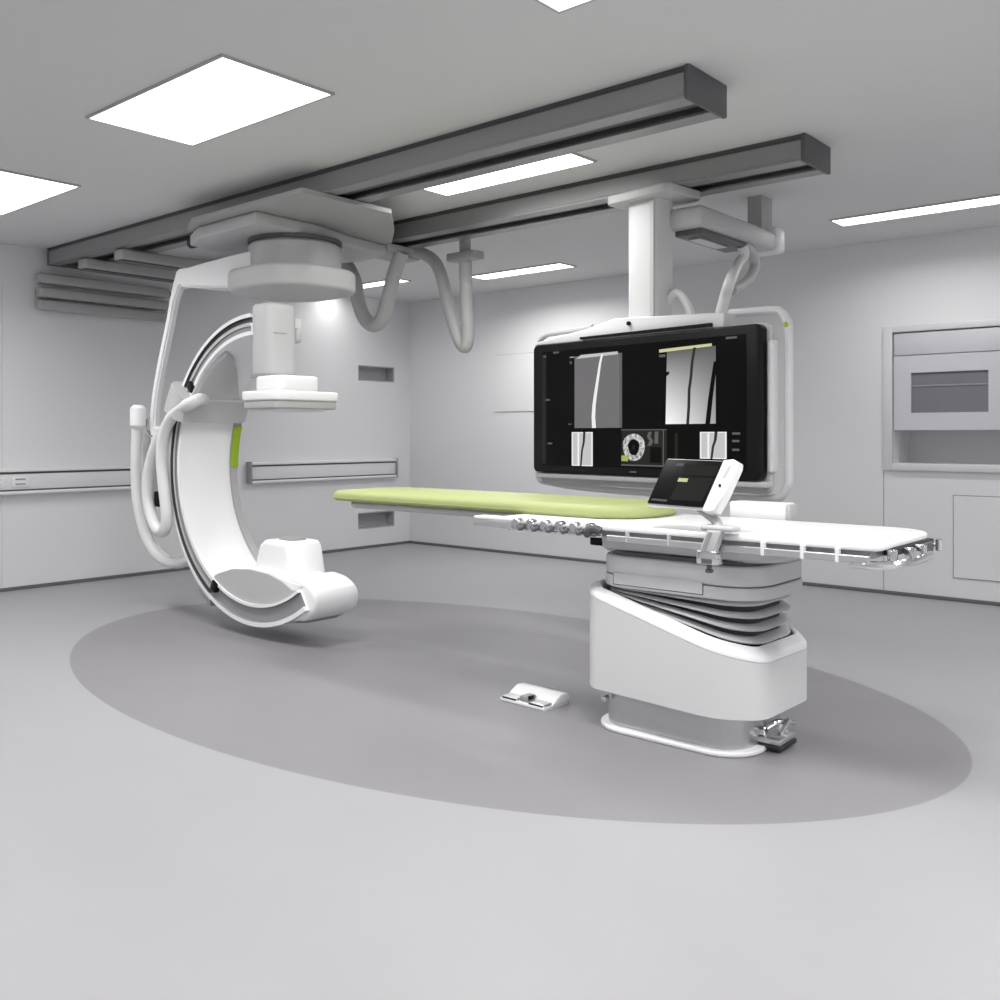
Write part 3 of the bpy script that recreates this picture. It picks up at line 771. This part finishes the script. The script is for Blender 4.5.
# the top: slim board under the mattress, wide white end
bm = new(); slab(bm, rrect(3.90, 5.9, -4.29, -3.79, .10, 6), .872, .912, .015); obj('table_board', bm, LGREY, tbl)
wt = rrect(5.30, 7.09, -4.55, -3.83, (.20, .03, .03, .05), 8)
bm = new(); slab(bm, wt, .888, .913, .008); obj('table_top', bm, WHITE, tbl)
bm = new(); slab(bm, inset(wt, .03), .858, .889, .006); obj('top_underside', bm, MGREY, tbl)
# accessory rails along both sides with posts
for y, s in ((-4.555, 1), (-3.825, -1)):
    bm = new(); box(bm, 5.95 if s > 0 else 5.6, 7.06, y - .008, y + .008, .845, .872, .003, 1)
    rl = obj('side_rail', bm, STEEL, tbl)
    for x in (6.05, 6.25, 6.66, 6.815, 6.945):
        bm = new(); w_ = .005 if x < 6.5 else .008
        box(bm, x - w_, x + w_, y - .010, y + .014, .846 if x < 6.5 else .842, .895, .003, 1)
        obj('rail_post', bm, LGREY if x < 6.5 else WHITE_MATT, rl)
# foot-end frame with handles
bm = new(); tube(bm, [(6.98, -4.53, .838), (7.05, -4.51, .835), (7.11, -4.45, .835), (7.14, -4.30, .838), (7.14, -4.14, .845)], .016, 10); ef = obj('end_bar', bm, CHROME, tbl)
for q in ((7.085, 7.115, -4.46, -4.42, .84), (7.105, 7.145, -4.335, -4.31, .835), (7.105, 7.145, -4.215, -4.185, .838)):
    bm = new(); box(bm, *q, .888, .006); obj('end_bracket', bm, CHROME, ef)
bm = new(); box(bm, 7.06, 7.10, -4.42, -3.95, .862, .889, .004); obj('end_plate', bm, RUBBER, tbl)
bm = new(); box(bm, 7.075, 7.11, -4.15, -3.98, .84, .882, .008); obj('end_grip', bm, DGREY, tbl)
bm = new(); cyl(bm, (7.08, -3.99, .868), (7.14, -3.99, .868), .008, 10); cyl(bm, (7.13, -3.99, .845), (7.13, -3.99, .892), .013, 12, .003); obj('end_knob', bm, CHROME, tbl)
# clamp and knobs on the near rail left of the pedestal
bm = new(); box(bm, 5.19, 5.43, -4.575, -4.49, .866, .900, .006); gr = obj('rail_handle', bm, STEEL, tbl)
bm = new(); box(bm, 5.19, 5.43, -4.572, -4.49, .900, .914, .004); obj('handle_cover', bm, WHITE, gr)
bm = new(); box(bm, 5.40, 5.93, -4.572, -4.548, .858, .874, .004); cl = obj('control_rail', bm, CHROME, tbl)
for k in range(6):
    x = 5.46 + k * .082
    bm = new(); cyl(bm, (x, -4.585, .893), (x, -4.545, .893), .026, 16, .006, mi=0); obj('control_knob', bm, (CHROME if k % 2 else STEEL), cl)
    bm = new(); tube(bm, [(x + .022, -4.59, .886), (x + .041, -4.60, .874), (x + .060, -4.59, .886)], .010, 8); obj('control_clip', bm, DGREY, cl)
bm = new(); tube(bm, [(5.86, -4.58, .868), (5.885, -4.60, .892), (5.915, -4.60, .902), (5.94, -4.59, .89)], .016, 10); obj('control_hook', bm, DGREY, cl)
# brake lever and socket block at the foot end of the plinth
bm = new(); box(bm, 6.47, 6.60, -4.27, -4.12, .03, .055, .006); lv = obj('brake_pedal', bm, STEEL, tbl)
bm = new(); box(bm, 6.475, 6.605, -4.275, -4.115, .012, .03, .004); obj('pedal_pad', bm, RUBBER, lv)
bm = new(); cyl(bm, (6.50, -4.25, .075), (6.53, -4.25, .075), .02, 14, .004); cyl(bm, (6.56, -4.18, .055), (6.59, -4.15, .115), .012, 10); tube(bm, [(6.50, -4.20, .07), (6.545, -4.17, .10), (6.59, -4.11, .09)], .011, 8)
obj('pedal_lever', bm, CHROME, lv)
bm = new(); box(bm, 6.455, 6.50, -4.22, -4.08, .05, .15, .01); obj('socket_block', bm, MGREY, tbl)

# mattress
ma = rrect(3.82, 5.92, -4.34, -3.77, (.20, .26, .07, .24), 8)
bm = new()
rings = []
for d, z in ((.02, .9135), (.008, .917), (.002, .925), (0, .940), (.003, .956), (.012, .967), (.030, .9735), (.06, .976)):
    rings.append([(x, y, z) for x, y in (inset(ma, d) if d else ma)])
loft(bm, rings)
mt = thing('mattress', 'long lime green mattress lying on the examination table', 'mattress', (4.75, -4.04, .913))
mo = obj('pad', bm, GREEN, mt, angle=60)
bm = new(); tube(bm, [(x, y, .931) for x, y in inset(ma, .002)], .0035, 6, smooth=False, closed=True); obj('piping', bm, GREEN, mt)

# white control box on the far rail
cbx = thing('control_box', 'white box mounted on the far side of the table behind the touchscreen', 'box', (6.3, -3.74, .88))
bm = new(); box(bm, 6.135, 6.415, -3.80, -3.69, .895, .985, .008); obj('housing', bm, WHITE_MATT, cbx)
bm = new(); box(bm, 6.415, 6.43, -3.79, -3.70, .90, .98, .004); obj('end_panel', bm, LGREY, cbx)
bm = new(); box(bm, 6.2, 6.35, -3.81, -3.78, .87, .90, .004); obj('clamp', bm, CHROME, cbx)

# touchscreen module clamped on the near rail
O = Vector((6.150, -4.56, 1.018)); ux = Vector((.996, -.085, 0)).normalized()
up = Vector((.03, .30, 1)); up = (up - ux * up.dot(ux)).normalized(); un = ux.cross(up)
if un.y > 0: un = -un                      # un points towards the viewer
TM = Matrix(((ux.x, -un.x, up.x, O.x), (ux.y, -un.y, up.y, O.y), (ux.z, -un.z, up.z, O.z), (0, 0, 0, 1)))  # x along, y into the case, z up the face
ts = thing('touchscreen', 'black touchscreen in a white case clamped to the near table rail', 'touchscreen', (6.43, -4.55, .80))
def tp(bm, poly, y0, y1, ease=0): prism_y(bm, poly, y0, y1, ease, 0, TM)
bm = new(); tp(bm, [(.0, -.008), (.285, -.012), (.345, .19), (.06, .195)], .006, .035, .006); case = obj('case', bm, WHITE, ts)
bm = new(); tp(bm, [(.004, .0), (.275, -.004), (.335, .186), (.062, .19)], -.004, .008, .002); sc_ = obj('screen', bm, GLASS_DARK, ts)
bm = new()
def tpatch(bm, q, mi, l):
    t = bmesh.new(); f = t.faces.new([t.verts.new((x, -.0045 - .0006 * l, z)) for x, z in q]); f.material_index = mi; merge(bm, t, 0, TM)
tpatch(bm, [(.02, .012), (.098, .010), (.103, .018), (.026, .020)], 1, 1)
tpatch(bm, [(.11, .02), (.265, .018), (.30, .115), (.15, .115)], 0, 1)
tpatch(bm, [(.155, .125), (.305, .123), (.318, .165), (.165, .168)], 0, 1)
tpatch(bm, [(.135, .096), (.182, .095), (.186, .110), (.140, .111)], 2, 2)
tpatch(bm, [(.115, .160), (.150, .160), (.155, .172), (.12, .173)], 1, 2)
obj('screen_image', bm, [S_DIM, S_TEXT, S_YEL], sc_)
bm = new(); tp(bm, rrect(.0, 1, 0, 1, .1) and [(.272, -.018), (.30, -.028), (.335, -.02), (.365, .05), (.40, .16), (.398, .185), (.375, .195), (.335, .19), (.325, .16)], -.012, .045, .012)
hd = obj('handle', bm, WHITE, ts, angle=50)
bm = new(); c_ = TM @ Vector((.342, -.0135, .085)); cyl(bm, c_, c_ + un * .003, .006, 10); obj('handle_button', bm, BLACK, hd)
bm = new(); tp(bm, [(.345, .115), (.36, .12), (.38, .165), (.365, .165)], -.0135, -.011); obj('handle_grip', bm, LGREY, hd)
bm = new(); tube(bm, [(6.36, -4.51, 1.01), (6.41, -4.53, .985), (6.47, -4.555, .955), (6.475, -4.575, .93)], .018, 10); obj('mount_neck', bm, GANTRY, ts)
bm = new(); box(bm, 6.42, 6.56, -4.61, -4.53, .925, .948, .010, 3); obj('mount_head', bm, LGREY, ts)
bm = new(); prism_y(bm, [(6.455, .93), (6.515, .93), (6.485, .845), (6.42, .845)], -4.615, -4.572, .008); ar = obj('mount_arm', bm, LGREY, ts)
bm = new(); prism_y(bm, [(6.462, .922), (6.478, .922), (6.448, .853), (6.434, .853)], -4.618, -4.612); obj('arm_slot', bm, MGREY, ar)
bm = new(); box(bm, 6.41, 6.50, -4.62, -4.565, .795, .850, .006); ck = obj('clamp', bm, CHROME, ts)
bm = new(); box(bm, 6.435, 6.478, -4.623, -4.615, .80, .818); obj('clamp_slot', bm, DGREY, ck)
bm = new(); cyl(bm, (6.455, -4.595, .795), (6.455, -4.595, .77), .010, 12); cyl(bm, (6.455, -4.595, .776), (6.455, -4.595, .762), .016, 14, .003); obj('clamp_screw', bm, DGREY, ck)

# foot switch on the floor
FS = Matrix.Translation((5.365, -4.32, 0)) @ Matrix.Rotation(math.radians(-2), 4, 'Z') @ Matrix.Scale(.74, 4)
fs = thing('foot_switch', 'white foot switch with silver pedals lying on the dark floor oval', 'foot switch', (5.365, -4.32, 0))
bm = new(); prism_y(bm, [(-.19, 0), (.19, 0), (.19, .02), (-.19, .02)], -.13, .115, .006, M=FS); 
obj('base', bm, WHITE, fs)
bm = new(); sx = Matrix(((0, 0, 1, 0), (1, 0, 0, 0), (0, 1, 0, 0), (0, 0, 0, 1)))
t = bmesh.new(); slab(t, [(-.055, .015), (.12, .015), (.125, .05), (.10, .072), (.04, .075), (-.02, .045)], -.195, .195, .008); t.transform(FS @ sx); merge(bm, t)
obj('hood', bm, WHITE, fs, angle=50)
for x in (-.115, .115):
    bm = new(); prism_y(bm, [(x - .07, .018), (x + .07, .018), (x + .06, .034), (x - .06, .034)], -.125, -.03, .006, M=FS); pd = obj('pedal', bm, STEEL, fs)
    bm = new(); box(bm, x - .06, x + .06, -.128, -.112, .012, .03, .003, M=FS); obj('pedal_edge', bm, RUBBER, pd)
bm = new(); box(bm, -.035, .035, -.115, -.02, .02, .058, .01, M=FS); mp = obj('middle_button', bm, MGREY, fs)
bm = new(); box(bm, .022, .04, -.105, -.05, .035, .06, .004, M=FS); obj('button_end', bm, BLACK, mp)
bm = new(); tube(bm, [FS @ Vector(q) for q in ((-.06, .11, .04), (-.03, .15, .06), (.05, .15, .06), (.08, .11, .04))], .008, 8); obj('carry_handle', bm, MGREY, fs)

# ================================================================ world, camera, view
w = bpy.data.worlds.new('World'); bpy.context.scene.world = w
w.use_nodes = True
w.node_tree.nodes['Background'].inputs[0].default_value = (.8, .82, .85, 1)
w.node_tree.nodes['Background'].inputs[1].default_value = 0.3
cam = bpy.data.cameras.new('Camera'); co = bpy.data.objects.new('Camera', cam); COL.objects.link(co)
co.location = CAM; co.rotation_euler = (PI / 2, 0, YAW)
cam.sensor_width = 36; cam.lens = 36 * F / 1000; cam.shift_y = -.065; cam.clip_start = .05
sc = bpy.context.scene; sc.camera = co
vs = sc.view_settings
vs.view_transform = 'Standard'; vs.look = 'None'; vs.gamma = 1; vs.use_curve_mapping = False
vs.exposure = 0.0
sc.cycles.max_bounces = 10; sc.cycles.diffuse_bounces = 6
